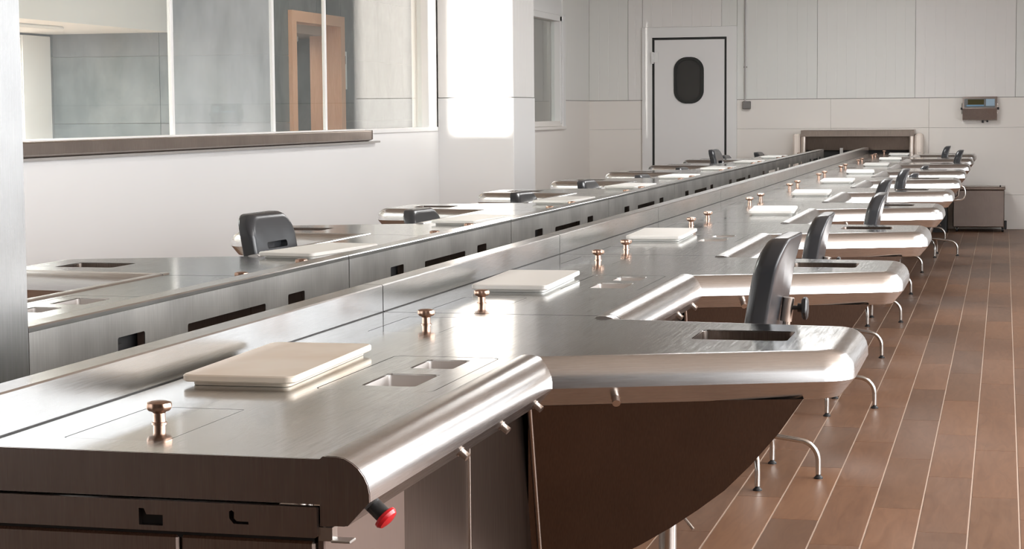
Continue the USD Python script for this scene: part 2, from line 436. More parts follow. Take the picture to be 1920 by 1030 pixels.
# wall behind the camera with the window the low sun shines through
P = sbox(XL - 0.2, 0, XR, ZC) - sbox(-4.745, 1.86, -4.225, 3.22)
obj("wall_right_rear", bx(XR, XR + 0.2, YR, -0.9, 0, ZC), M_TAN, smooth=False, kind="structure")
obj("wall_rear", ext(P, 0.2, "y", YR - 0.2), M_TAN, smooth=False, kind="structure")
wn = thing("window_3", kind="structure")
obj("window_frame", ext(sbox(-4.80, 1.80, -4.115, 3.28) - sbox(-4.745, 1.86, -4.225, 3.22), 0.05, "y", YR - 0.02), M_WHITE, wn, smooth=False)

# window 1 (long glazed partition)
w1 = thing("window_1", kind="structure")
XG = XL - 0.05
ys = [W1[0], 10.98, 12.67, 13.74, W1[1] - 0.06]
for i in range(4):
    obj("pane", bx(XG - 0.004, XG + 0.004, ys[i] + (0.012 if i else 0), ys[i + 1] - 0.012, W1[2] + 0.007, W1[3]), M_PANE[(0, 1, 2, 2)[i]], w1, smooth=False)
for y in ys[1:4]:
    obj("mullion", cbx(XG - 0.012, XG + 0.012, y - 0.0185, y + 0.0185, W1[2] + 0.006, W1[3], 0.003), M_WHITE, w1)
obj("window_frame", [cbx(XL - 0.09, XL + 0.014, W1[1] - 0.075, W1[1] + 0.10, W1[2] - 0.01, W1[3] + 0.06, 0.006), cbx(XL - 0.09, XL + 0.008, W1[1] + 0.105, W1[1] + 0.20, W1[2] - 0.02, W1[3] + 0.06, 0.006)], M_WHITE, w1)
obj("window_sill", cbx(XL - 0.10, XL + 0.018, W1[0], W1[1] + 0.20, W1[2] - 0.03, W1[2] + 0.008, 0.004), M_WHITE, w1)
led = thing("wall_rail", "brushed steel rail along the wall under the long office window", "rail", (XL + 0.020, 0, 0))
obj("rail_cover", ext(Polygon([(0, 1.262), (0.052, 1.259), (0.060, 1.252), (0.060, 1.192), (0.02, 1.176), (0, 1.176)]), 8.1, "y", 6.36), M_PANEL, led, smooth=False)
obj("end_cap", ext(Polygon([(0, 1.264), (0.063, 1.261), (0.063, 1.190), (0.02, 1.174), (0, 1.174)]), 0.004, "y", 14.461), M_TUBE, led, smooth=False)
obj("drip_strip", bx(0.0, 0.03, 6.4, 14.75, 1.160, 1.1745), M_SEAM, led)

# window 2 (behind the pillar)
w2 = thing("window_2", kind="structure")
obj("pane", bx(XG - 0.004, XG + 0.004, W2[0], 19.9, W2[2] + 0.03, W2[3]), M_PANE[2], w2, smooth=False)
obj("pane", bx(XG - 0.004, XG + 0.004, 19.9, W2[1] - 0.05, W2[2] + 0.03, W2[3]), M_PANE[2], w2, smooth=False)
obj("window_frame", [cbx(XL - 0.09, XL + 0.02, W2[1] - 0.11, W2[1] - 0.03, W2[2], W2[3] + 0.05, 0.005), cbx(XL - 0.03, XL + 0.03, W2[1] - 0.02, W2[1] + 0.12, W2[2] - 0.04, W2[3] + 0.06, 0.005),
                     cbx(XL - 0.05, XL + 0.02, W2[0], W2[1] + 0.10, W2[3] - 0.01, W2[3] + 0.06, 0.005)], M_WHITE, w2)
obj("window_sill", [cbx(XL - 0.1, XL + 0.035, W2[0], W2[1] + 0.14, W2[2] - 0.065, W2[2] - 0.030, 0.004), cbx(XL - 0.1, XL + 0.015, W2[0], W2[1] + 0.02, W2[2] - 0.028, W2[2] + 0.03, 0.004)], M_WALLB, w2)

# office behind the glass
YF, XD, YP = 17.0, -6.64, 19.47
of = thing("wall_office_front", kind="structure")
obj("core", bx(-11.0, XD - 0.02, YF + 0.02, YF + 0.16, 0, 3.0), M_SEAM, of)
zs_ = [0.0, 0.68, 1.315, 1.95, 2.60, 3.0]
xt = [-11.0, -10.0, -8.86, -7.75, XD]
for i in range(4):
    for j in range(5):
        obj("tile", cbx(xt[i] + 0.002, xt[i + 1] - 0.002, YF, YF + 0.02, zs_[j] + 0.002, zs_[j + 1] - 0.002, 0.002), M_SLATE[(i * 2 + j) % 3], of, smooth=False)
ow = thing("wall_office_side", kind="structure")
ODY0, ODY1, ODZ = 17.50, 19.03, 2.385        # wooden frame outer
Pd = sbox(YF + 0.16, 0, 23.0, 3.0) - sbox(ODY0 + 0.06, -1, ODY1 - 0.06, ODZ - 0.06)
obj("core", ext(Pd, 0.12, "x", XD - 0.14), M_SEAM, ow, smooth=False)
yt = [YF, 17.52, 18.3, 19.02, 19.47, 23.0]
for i in range(5):
    for j in range(5):
        t = sbox(yt[i] + 0.002, zs_[j] + 0.002, yt[i + 1] - 0.002, zs_[j + 1] - 0.002) - sbox(ODY0 + 0.03, -1, ODY1 - 0.03, ODZ - 0.03)
        if not t.is_empty and t.area > 0.01:
            obj("tile", ext(t, 0.02, "x", XD - 0.02), M_SLATE[(i + j) % 3], ow, smooth=False)
od = thing("door_2", kind="structure")
fr = sbox(ODY0, 0, ODY1, ODZ) - sbox(ODY0 + 0.125, -1, ODY1 - 0.125, ODZ - 0.105)
obj("door_frame", ext(fr, 0.16, "x", XD - 0.12), M_WOOD, od, smooth=False)
obj("door_lining", ext(sbox(ODY0 + 0.10, 0, ODY1 - 0.10, ODZ - 0.08) - sbox(ODY0 + 0.126, -1, ODY1 - 0.126, ODZ - 0.106), 0.18, "x", XD - 0.30), M_WOOD, od, smooth=False)
obj("stop_bead", bx(XD - 0.17, XD - 0.14, ODY1 - 0.145, ODY1 - 0.125, 0.01, ODZ - 0.11), M_WOOD, od)
obj("wall_office_passage", [bx(-9.0, XD - 0.145, 19.5, 19.6, 0, 3.0), bx(-8.6, -8.5, 17.2, 19.5, 0, 3.0)], M_SLATE[2], smooth=False, kind="structure")
obj("ceiling_office", bx(-7.6, XL - 0.17, 4.0, 23.0, 3.0, 3.1), M_WHITE, kind="structure", smooth=False)
obj("ceiling_soffit", bx(-11.0, -7.6, 4.0, YF, 2.17, 3.1), M_WHITE, kind="structure", smooth=False)
for i, (x, y) in enumerate(ADDED_OFFICE_LAMPS):       # housings made up for the added office lamps
    z0, z1 = (2.905, 3.0) if x > -7.6 else (2.135, 2.17)
    if x < -7.6 and y > YF:
        z0, z1 = 2.135, 2.20
    obj("trim_%d" % (i + 2), cbx(x - 0.63, x + 0.63, y - 0.63, y + 0.63, z0, z1, 0.01), M_WHITE, kind="structure", smooth=False)
obj("ceiling_passage", bx(-9.0, XD - 0.14, YF + 0.16, 19.6, 2.19, 2.3), M_CEIL, kind="structure", smooth=False)
obj("wall_office_left", bx(-11.1, -11.0, 4.0, 17.2, 0, 3.1), M_WHITE, kind="structure", smooth=False)
obj("wall_office_near", bx(-11.1, XL - 0.17, 3.9, 4.0, 0, 3.1), M_WHITE, kind="structure", smooth=False)
obj("wall_office_far", bx(XD - 0.2, XL - 0.17, 23.0, 23.1, 0, 3.1), M_WHITE, kind="structure", smooth=False)
wp = thing("white_reflection_block", "tall white block standing in for a bright reflection in the long office window", "cabinet", (-9.93, 16.7, 0))  # white block added in place of a bright reflection on the glass
obj("body", cbx(-1.06, 1.06, -0.26, 0.29, 0.0, 2.15, 0.006), M_WHITE, wp)
obj("door", cbx(-1.05, -0.003, -0.28, -0.262, 0.08, 2.13, 0.003), M_WHITE, wp)  # leaf shapes on the reflection block
obj("door", cbx(0.003, 1.05, -0.28, -0.262, 0.08, 2.13, 0.003), M_WHITE, wp)
nt = thing("switch_plate", "narrow white notice plate with dark print beside the orange door frame", "notice", (XD, 19.10, 1.84))
obj("plate", cbx(0.001, 0.006, -0.070, 0.075, -0.195, 0.195, 0.001), M_WHITE, nt)
obj("print_bar", [bx(0.006, 0.0065, -0.042 + k * 0.034, -0.026 + k * 0.034, 0.065, 0.15) for k in range(3)] + [bx(0.006, 0.0065, -0.03, 0.03, 0.11, 0.118)], M_BLACK, nt, smooth=False)
obj("print_figure", [bx(0.006, 0.0065, -0.02, 0.0, -0.01, 0.03), bx(0.006, 0.0065, 0.0, 0.022, -0.05, -0.02),
                     moved(rot90(trimesh.creation.annulus(0.02, 0.028, 0.0005), 0).apply_transform(trimesh.transformations.rotation_matrix(math.pi / 2, (0, 1, 0))) or trimesh.creation.box((.001,) * 3), 0.00625, 0.0, -0.12)], M_SEAM, nt, smooth=False)

# swing door in the back wall
d1 = thing("door_1", kind="structure")
obj("door_frame", ext((sbox(FX0, 0, FX1, FZ)) - sbox(DX0, -1, DX1, DZ), 0.05, "y", YB - 0.035), M_WHITE, d1, smooth=False)
obj("gasket", ext(sbox(DX0, 0.0, DX1, DZ) - sbox(DX0 + 0.024, -1, DX1 - 0.024, DZ - 0.026), 0.03, "y", YB - 0.03), M_GASKET, d1, smooth=False)
OX0, OX1, OZ0, OZ1 = -3.838, -3.478, 1.482, 2.035
hole = rrect(OX0 + .012, OX1 - .012, OZ0 + .012, OZ1 - .012, 0.14, 8)
obj("door_leaf", ext(sbox(DX0 + 0.026, 0.012, DX1 - 0.026, DZ - 0.028) - hole, 0.045, "y", YB - 0.024), M_DOORW, d1, smooth=False)
obj("porthole_gasket", ext(rrect(OX0, OX1, OZ0, OZ1, 0.155, 10) - rrect(OX0 + 0.034, OX1 - 0.034, OZ0 + 0.034, OZ1 - 0.034, 0.125, 10), 0.03, "y", YB - 0.038), M_GASKET, d1)
obj("porthole_pane", ext(rrect(OX0 + 0.02, OX1 - 0.02, OZ0 + 0.02, OZ1 - 0.02, 0.135, 10), 0.008, "y", YB - 0.020), M_PORT, d1)
obj("hinge", [cbx(DX0 - 0.012, DX0 + 0.02, YB - 0.055, YB - 0.02, 1.96, 2.10, 0.004), cbx(DX0 + 0.02, DX0 + 0.075, YB - 0.04, YB - 0.023, 1.975, 2.095, 0.004)], M_WHITE, d1)
obj("kick_plate", bx(DX0 + 0.03, DX0 + 0.06, YB - 0.026, YB - 0.022, 0.05, 1.33), M_WHITE, d1)
obj("back_plate", bx(DX0, DX1, YB + 0.0215, YB + 0.03, 0, DZ), M_DARK, d1)

# ------------------------------------------------------------------ workstation (local: splash along x = 0, worker side +x, near end y = 0)
ZT, ZS, MP = 0.893, 0.9615, 2.0
XS, Y0, XO, YL0 = -1.507, 2.606, -1.983, 3.557
CLS = klass("workstation_class")
ARM = [(0.55, 1.19), (1.16, 1.432), (1.16, 1.868), (0.55, 1.935)]
E0, E1 = 0.003, MP - 0.003


def build_workstation():
    c = CLS
    armp = Polygon(ARM).buffer(-0.03).buffer(0.03, quad_segs=6)
    armp = armp.union(Polygon([ARM[0], (0.7, ARM[0][1] + .0595), (0.7, ARM[3][1] - .0165), ARM[3]]))
    kp = [(0.099, 0.270, 0.097, 0.420), (0.099, 0.270, 1.578, 1.903)]
    ip = (0.299, 0.522, 0.676, 1.166)
    holes = [rrect(*k, 0.006) for k in kp] + [rrect(*ip, 0.02)]
    hx = (0.848, 1.058, 1.563, 1.750)
    top = sbox(0.0, E0, 0.5545, E1).union(armp)
    for h in holes:
        top = top.difference(h)
    top = top.difference(rrect(*hx, 0.016))
    obj("worktop", ext(top, 0.004, "z", ZT - 0.004), M_TOP, c, smooth=False)
    # splash back
    prof = Polygon([(0, ZT - 0.01), (0, ZS - 0.003), (-0.003, ZS), (-0.055, ZS), (-0.058, ZS - 0.003), (-0.058, ZS - 0.012), (-0.05, ZS - 0.012), (-0.05, ZS - 0.008), (-0.006, ZS - 0.008), (-0.006, ZT - 0.01)])
    obj("backsplash", ext(prof, E1 - E0, "y", E0), M_SPLASH, c, smooth=False)
    obj("seal_strip", bx(0.0002, 0.0026, E0, E1, ZT - 0.001, ZT + 0.0016), M_DARK, c)
    rp = sbox(E0, 0.52, E1, ZS - 0.0125)
    for a, b, za, zb in ((0.388, 0.520, 0.852, 0.890), (0.690, 1.205, 0.846, 0.882), (1.448, 1.590, 0.852, 0.892)):
        rp = rp.difference(rrect(a, b, za, zb, 0.006, 3))
    obj("rear_panel", ext(rp, 0.002, "x", -0.0582), M_REAR, c, smooth=False)
    obj("socket", [cbx(-0.04, -0.02, 1.53, 1.575, 0.848, 0.874, 0.003), bx(-0.03, -0.02, 1.43, 1.60, 0.84, 0.90)], M_BLACK, c, smooth=False)
    # rolled front edge
    pr = [(0.5545, -0.004), (0.5545, 0.0), (0.558, 0.0035), (0.566, 0.0048), (0.580, 0.0046), (0.593, 0.002), (0.604, -0.004), (0.614, -0.0125), (0.622, -0.023), (0.6275, -0.035), (0.630, -0.048), (0.630, -0.0605),
          (0.597, -0.096), (0.590, -0.098), (0.555, -0.098), (0.555, -0.094), (0.588, -0.094), (0.6, -0.08), (0.6, -0.04), (0.57, -0.006)]
    obj("front_edge", ext(Polygon([(x, ZT + z) for x, z in pr]), 1.195 - E0, "y", E0), M_EDGE, c, smooth=30)
    obj("front_edge", ext(Polygon([(x, ZT + z) for x, z in pr]), E1 - 1.95, "y", 1.95), M_EDGE, c, smooth=30)
    # arm rim: rings around the arm outline
    flat = []
    cor = [np.array(p) for p in ARM]
    flat.append(cor[0])
    for k in (1, 2):
        a, p, b = cor[k - 1], cor[k], cor[k + 1]
        u, v = (a - p) / np.linalg.norm(a - p), (b - p) / np.linalg.norm(b - p)
        for t in np.linspace(0, 1, 9):
            q = p + u * 0.026 * (1 - t) ** 2 + v * 0.026 * t ** 2
            flat.append(q)
    flat.append(cor[3])
    flat = np.array(flat)
    tg = np.gradient(flat, axis=0); tg[0] = flat[1] - flat[0]; tg[-1] = flat[-1] - flat[-2]
    for k, (i0, i1) in enumerate(((0, 1), (9, 10), (18, 19))):
        d = flat[i1] - flat[i0]; tg[i0] = d if k != 0 else d; tg[i1] = d
    tg /= np.linalg.norm(tg, axis=1, keepdims=True)
    nm = np.c_[tg[:, 1], -tg[:, 0]]
    rings = [(-0.004, -0.0035), (0, 0.0), (0.010, -0.0006), (0.020, -0.003), (0.029, -0.007), (0.037, -0.013), (0.044, -0.021), (0.049, -0.031), (0.052, -0.043), (0.053, -0.060), (0.022, -0.098), (0.012, -0.101), (-0.05, -0.101)]
    rows = [[(*(flat[i] + nm[i] * d), ZT + z) for i in range(len(flat))] for d, z in rings]
    m = strip(rows); m.invert()
    obj("arm_edge", m, M_EDGE, c, smooth=32)
    # waste hole in the arm
    h0 = rrect(*hx, 0.016)
    obj("waste_hole", ext(h0.buffer(0.0015) - h0.buffer(-0.0005), 0.11, "z", ZT - 0.1125), M_PANEL, c, smooth=30)
    # chute under the arm
    cz = [(1.112, 0.795), (1.062, 0.722), (1.005, 0.654), (0.95, 0.598), (0.895, 0.556), (0.84, 0.518), (0.778, 0.481), (0.70, 0.440), (0.62, 0.403), (0.56, 0.378)]
    near = lambda x: 1.215 + 0.34 * (x - 0.632)
    far = lambda x: 1.86 - 0.10 * (x - 0.63)

    def sheet(yf, dy):
        o = [(0.572, 0.798)] + cz + [(0.545, 0.372)]
        P2 = Polygon(o)
        mm = ext(P2, 0.003, "y", 0.0)
        v = mm.vertices; v[:, 1] += np.array([yf(x) for x in v[:, 0]]) + dy * (0.798 - v[:, 2])
        return mm
    obj("skirt_panel", sheet(near, 0.26), M_SKIRT_SHADED, c, smooth=False)
    obj("skirt_panel", sheet(far, -0.1), M_SKIRT_SHADED, c, smooth=False)
    obj("chute_bottom", strip([[(x, near(x) + 0.004 + 0.26 * (0.798 - z), z), (x, far(x) - 0.001 - 0.1 * (0.798 - z), z)] for x, z in cz]), M_SKIRT_SHADED, c, smooth=30)
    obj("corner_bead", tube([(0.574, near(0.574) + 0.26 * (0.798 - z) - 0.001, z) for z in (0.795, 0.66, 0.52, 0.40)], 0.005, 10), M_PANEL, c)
    # front panels
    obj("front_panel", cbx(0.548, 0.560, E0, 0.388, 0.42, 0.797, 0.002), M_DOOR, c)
    obj("front_panel", cbx(0.546, 0.558, 0.3885, 0.786, 0.42, 0.797, 0.002), M_SKIRT_SHADED, c)
    obj("front_panel", cbx(0.546, 0.558, 0.791, 1.30, 0.42, 0.797, 0.002), M_SKIRT_SHADED, c)
    obj("front_panel", cbx(0.546, 0.558, 1.303, E1, 0.42, 0.797, 0.002), M_SKIRT_SHADED, c)
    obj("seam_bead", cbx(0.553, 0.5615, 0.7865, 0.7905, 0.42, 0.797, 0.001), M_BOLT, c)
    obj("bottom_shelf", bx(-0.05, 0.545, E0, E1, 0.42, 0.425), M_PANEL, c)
    # spray nozzles under the rolled edge
    for y in (0.545, 0.825, 1.09):
        a = np.array([0.610, y, ZT - 0.080]); d = np.array([0.62, -0.1, -0.42])
        obj("nozzle", [cyl(a, d, 0.0075, 0.019, 12), cyl(a - d * 0.004, d, 0.0095, 0.007, 12)], M_BOLT, c)
    yy = 1.19 + (0.735 - 0.55) * 0.397
    a = np.array([0.745, yy - 0.028, ZT - 0.083]); d = np.array([0.25, -0.75, -0.45])
    obj("nozzle", [cyl(a, d, 0.0085, 0.022, 14), cyl(a - d * 0.004, d, 0.011, 0.007, 14)], M_BOLT, c)
    # inserts
    wells = [(0.368, 0.472, 0.738, 0.906), (0.384, 0.472, 0.986, 1.122)]
    P2 = rrect(ip[0] + .002, ip[1] - .002, ip[2] + .002, ip[3] - .002, 0.019)
    for w in wells:
        P2 = P2.difference(rrect(*w, 0.010))
    ipl = obj("insert_plate", ext(P2, 0.004, "z", ZT - 0.0042), M_TOP, c, smooth=False)
    for w in wells:
        q = rrect(*w, 0.010)
        obj("knife_well", [ext(q.buffer(0.001) - q.buffer(-0.0005), 0.075, "z", ZT - 0.0785), ext(q, 0.002, "z", ZT - 0.079)], M_WELL, ipl, smooth=30)
    for k, (kx, ky) in zip(kp, ((0.187, 0.258), (0.190, 1.745))):
        p = obj("knob_plate", ext(rrect(k[0] + .0017, k[1] - .0017, k[2] + .0017, k[3] - .0017, 0.005), 0.004, "z", ZT - 0.0042), M_PLATE, c, smooth=False)
        kn = lathe([(0, 0), (0.0125, 0), (0.0125, 0.0018), (0.0103, 0.0025), (0.0100, 0.017), (0.0115, 0.019), (0.0175, 0.0215), (0.0205, 0.0255), (0.0210, 0.0300), (0.0198, 0.0338), (0.013, 0.0362), (0, 0.0368)], 36)
        v = kn.vertices; a = np.arctan2(v[:, 1], v[:, 0]); r = np.hypot(v[:, 0], v[:, 1])
        s = np.where(r > 0.015, 1 + 0.045 * np.cos(8 * a), 1.0); v[:, 0] *= s; v[:, 1] *= s
        kn.apply_translation((kx, ky, ZT - 0.0002))
        obj("knob", kn, M_BRONZE, p, smooth=30)
    for lx in (0.03, 0.17):
        for ly in (0.22, 1.78):
            lg = obj("leg", tube([(lx, ly, 0.03), (lx, ly, 0.2), (lx, ly, 0.421)], 0.02, 14), M_TUBE, c)
            obj("foot", lathe([(0, 0), (0.026, 0), (0.026, 0.008), (0.012, 0.018), (0.012, 0.031), (0, 0.031)], 16).apply_translation((lx, ly, 0)), M_BLACK, lg)


build_workstation()
ORD = ["first", "second", "third", "fourth", "fifth", "sixth", "seventh", "eighth", "ninth", "tenth"]
GR, GL = "workstations of the right-hand row", "workstations of the left-hand row"
for k in range(10):
    lab = ("large stainless steel cutting station nearest the camera, with the red stop button" if k == 0 else
           "last steel cutting station of the right-hand row, against the far wall hatch" if k == 9 else
           "%s steel cutting station from the camera in the right-hand row" % ORD[k])
    w = thing("cutting_station", lab, "workstation", (XS, Y0 + MP * k, 0), 0, GR, ref=CLS.GetPath())
    if k == 0:
        w.GetPrim().SetInstanceable(False)
        prof = Polygon([(-0.057, 0.60), (-0.057, ZS - .0005), (0.0, ZS - .0005), (0.0, ZT), (0.5545, ZT), (0.562, ZT + 0.0042), (0.580, ZT + 0.0043), (0.593, ZT + 0.002), (0.604, ZT - 0.004), (0.614, ZT - 0.0125), (0.622, ZT - 0.023),
                        (0.6275, ZT - 0.035), (0.630, ZT - 0.048), (0.630, ZT - 0.0605), (0.597, ZT - 0.096), (0.555, ZT - 0.098), (0.555, 0.827), (-0.057, 0.827)])
        prof = prof.buffer(0)
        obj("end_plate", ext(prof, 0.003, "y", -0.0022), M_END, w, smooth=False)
        rc = rrect(-0.24, 0.5535, 0.7795, 0.8245, 0.004)
        for x in (-0.197, 0.275):
            rc = rc.difference(Polygon([(x, 0.787), (x, 0.812), (x + 0.008, 0.812), (x + 0.012, 0.803), (x + 0.038, 0.803), (x + 0.038, 0.787)]))
        for x in (-0.145, 0.418):
            rc = rc.difference(Polygon([(x, 0.803), (x, 0.813), (x + 0.004, 0.815), (x + 0.008, 0.812), (x + 0.0075, 0.803), (x + 0.012, 0.799), (x + 0.030, 0.799), (x + 0.030, 0.795), (x + 0.007, 0.795)]))
        obj("cable_tray", ext(rc, 0.010, "y", -0.012), M_END, w, smooth=False)
        obj("tray_back", bx(-0.235, 0.55, -0.0005, 0.012, 0.782, 0.822), M_DARK, w)  # near-black backing that paints the shade inside the tray slots
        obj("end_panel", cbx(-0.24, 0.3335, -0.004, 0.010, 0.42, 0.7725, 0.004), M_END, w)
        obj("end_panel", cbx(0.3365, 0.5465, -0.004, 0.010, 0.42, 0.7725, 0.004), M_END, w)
        obj("gap_strip", bx(-0.235, 0.545, 0.0, 0.012, 0.768, 0.782), M_DARK, w)  # black strip painted for the shade in the gap
        br = obj("latch_bracket", cbx(0.572, 0.602, -0.006, 0.02, 0.772, 0.776, 0.001), M_REAR, w)
        br2 = bx(0.553, 0.574, -0.004, 0.018, 0.774, 0.794)
        obj("latch_block", br2, M_TUBE, w)
        a = np.array([0.618, 0.052, ZT - 0.075]); d = np.array([0.70, -0.10, -0.60]); d /= np.linalg.norm(d)
        es = obj("stop_button_collar", cyl(a - d * .004, d, 0.0125, 0.026, 20), M_BLACK, w)
        cap = lathe([(0, 0), (0.014, 0), (0.0185, 0.002), (0.019, 0.006), (0.016, 0.011), (0.008, 0.0135), (0, 0.014)], 28)
        T = trimesh.geometry.align_vectors((0, 0, 1), d); T[:3, 3] = a + d * 0.0215
        cap.apply_transform(T)
        obj("stop_button", cap, M_RED, w, label="red mushroom stop button")
for k in range(9):
    lab = ("steel cutting station at the left edge, nearest in the left-hand row" if k == 0 else
           "last steel cutting station of the left-hand row, before the swing door wall" if k == 8 else
           "%s steel cutting station from the camera in the left-hand row" % ORD[k])
    w = thing("cutting_station", lab, "workstation", (XO, YL0 + MP * (k + 1), 0), 180, GL, ref=CLS.GetPath())
    if k == 0:
        w.GetPrim().SetInstanceable(False)
        obj("end_plate", ext(Polygon([(-0.057, 0.42), (-0.057, ZS - .001), (0, ZS - .001), (0, ZT), (0.55, ZT), (0.628, ZT - 0.04), (0.628, ZT - 0.06), (0.597, ZT - 0.096), (0.555, ZT - 0.096), (0.555, 0.42)]), 0.003, "y", MP - 0.0012), M_END, w, smooth=False)

# conveyor between the two rows
cv = thing("belt_conveyor", "low belt conveyor running between the two rows of cutting stations", "conveyor", (-1.745, 13.0, 0))
obj("belt", cbx(-0.15, 0.15, -9.3, 9.7, 0.715, 0.735, 0.008), M_BLACK, cv)
for s in (-1, 1):
    obj("side_rail", cbx(s * 0.165 - 0.006, s * 0.165 + 0.006, -9.3, 9.7, 0.66, 0.75, 0.002), M_REAR, cv)
for y in (-9.0, -4.8, 0, 4.8, 9.2):
    for s in (-1, 1):
        obj("leg", tube([(s * 0.15, y, 0), (s * 0.15, y, 0.3), (s * 0.15, y, 0.68)], 0.018, 10), M_TUBE, cv)

# tall steel cabinet at the left edge
cb = thing("control_cabinet", "tall brushed steel control cabinet at the left edge of the picture", "cabinet", (-2.23, 3.235, 0))
obj("body", cbx(-0.36, 0.378, -0.20, 0.20, 0.10, 2.5, 0.012), M_CAB, cb)
obj("door", cbx(-0.35, 0.350, -0.222, -0.201, 0.12, 2.48, 0.006), M_CAB, cb)
obj("plinth", bx(-0.34, 0.35, -0.18, 0.18, 0.0, 0.10), M_BLACK, cb)
obj("handle", cbx(-0.30, -0.275, -0.245, -0.222, 1.1, 1.25, 0.005), M_TUBE, cb)

# ------------------------------------------------------------------ cutting boards
BW, BL = 0.218, 0.515


def rslab(x0, x1, y0, y1, z0, z1, rad, c):
    a = np.array(rrect(x0, x1, y0, y1, rad, 5).exterior.coords)[:-1]
    b = np.array(rrect(x0 + c, x1 - c, y0 + c, y1 - c, rad, 5).exterior.coords)[:-1]
    V = np.vstack([np.c_[b, np.full(len(b), z0)], np.c_[a, np.full(len(a), z0 + c)], np.c_[a, np.full(len(a), z1 - c)], np.c_[b, np.full(len(b), z1)]])
    return tm(m3.Manifold.hull_points(V.astype(np.float32)))


BC = klass("board_class")
obj("slab", rslab(-BW / 2, BW / 2, -BL / 2, BL / 2, 0.008, 0.0215, 0.018, 0.0025), M_BOARD, BC)
obj("riser", rslab(-BW / 2 + 0.016, BW / 2 - 0.014, -BL / 2 + 0.016, BL / 2 - 0.014, 0.0, 0.008, 0.014, 0.001), M_BOARD, BC)
RB = [(0.145, 0.922, 2), (0.176, 0.81, 2), (0.20, 0.955, 2), (0.42, 0.86, 4), (0.41, 0.90, 3), (0.40, 0.88, 2), (0.41, 0.90, 4), (0.41, 0.90, 2), (0.42, 0.90, 3), (0.40, 0.95, 2)]
for k, (x, y, a) in enumerate(RB):
    lab = ("cream worn cutting board on the nearest steel station" if k == 0 else
           "white cutting board on the %s station from the camera in the right-hand row" % (ORD[k] if k < 9 else "last"))
    loc = (XS + x, Y0 + MP * k + y, ZT + 0.0003)
    if k == 0:
        b = thing("cutting_board", lab, "cutting board", loc, a, "cutting boards on the right-hand row")
        obj("slab", rslab(-BW / 2, BW / 2, -BL / 2, BL / 2, 0.008, 0.0215, 0.018, 0.0025), M_BOARD2, b)
        obj("riser", rslab(-BW / 2 + 0.016, BW / 2 - 0.014, -BL / 2 + 0.016, BL / 2 - 0.014, 0.0, 0.008, 0.014, 0.001), M_BOARD2, b)
    else:
        thing("cutting_board", lab, "cutting board", loc, a, "cutting boards on the right-hand row", ref=BC.GetPath())
LB = [(0.38, 1.05, -8), (0.36, 1.05, -6), (0.37, 1.12, -4), (0.38, 1.1, -5), (0.37, 1.2, -3), (0.37, 1.15, -3), (0.37, 1.1, -3), (0.36, 1.1, -2)]
for k, (x, y, a) in enumerate(LB):
    lab = "white cutting board on the %s station from the camera in the left-hand row" % ORD[k + 1]
    if k == 0:
        lab = "white cutting board in front of the tall grey backrest in the left-hand row"
    thing("cutting_board", lab, "cutting board", (XO - x, YL0 + MP * (k + 2) - y, ZT + 0.0003), a, "cutting boards on the left-hand row", ref=BC.GetPath())

# ------------------------------------------------------------------ stools (local: sitter faces -x, backrest at +x)


def backrest(top):
    W, Hh, T, cr = 0.41, 0.37, 0.060, 0.085
    out = np.array(rrect(-W / 2, W / 2, -Hh / 2, Hh / 2, cr, 8).exterior.coords)[:-1]
    rings = []
    for s, x in ((0.02, -0.5), (0.35, -0.5), (0.65, -0.5), (0.86, -0.5), (0.93, -0.465), (0.975, -0.35), (0.997, -0.18), (1.0, -0.05), (1.0, 0.36), (0.988, 0.46), (0.965, 0.5), (0.86, 0.5), (0.65, 0.5), (0.35, 0.5), (0.02, 0.5)):
        o = out * s
        rings.append(np.c_[np.full(len(o), x * T), o])
    m = strip(rings, closed=True)
    v = m.vertices
    zz, yy = v[:, 2], v[:, 1]
    v[:, 0] -= np.where(v[:, 0] < 0, 0.006 * np.clip(1 - (yy / 0.2) ** 2, 0, 1) * np.clip(1 - (zz / 0.185) ** 2, 0, 1) ** .5, 0)
    v[:, 0] += -0.16 * yy ** 2 + 0.16 * zz + 0.8 * np.clip(zz - 0.05, 0, 1) ** 2     # wraps round the sitter, leans back, curls at the top
    m2 = trimesh.Trimesh(v, m.faces, process=False)
    n = len(out); V = np.vstack([m2.vertices, m2.vertices[:n].mean(0), m2.vertices[-n:].mean(0)]); F = list(m2.faces)
    b = len(m2.vertices)
    for j in range(n):
        k = (j + 1) % n
        F += [[b, k, j], [b + 1, b - n + j, b - n + k]]
    m = trimesh.Trimesh(V, F, process=True)
    if m.volume < 0:
        m.invert()
    slot = rrect(-0.095, 0.095, 0.047, 0.073, 0.011, 4)
    sm = ext(slot, 0.152, "x", -0.15)
    try:
        A = m3.Manifold(m3.Mesh(np.asarray(m.vertices, np.float32), np.asarray(m.faces, np.uint32)))
        B = m3.Manifold(m3.Mesh(np.asarray(sm.vertices, np.float32), np.asarray(sm.faces, np.uint32)))
        d = tm(A - B)
        if len(d.faces) > 100:
            m = d
    except Exception:
        pass
    m = m.copy(); m.apply_translation((0.27, 0, top - Hh / 2))
    return m


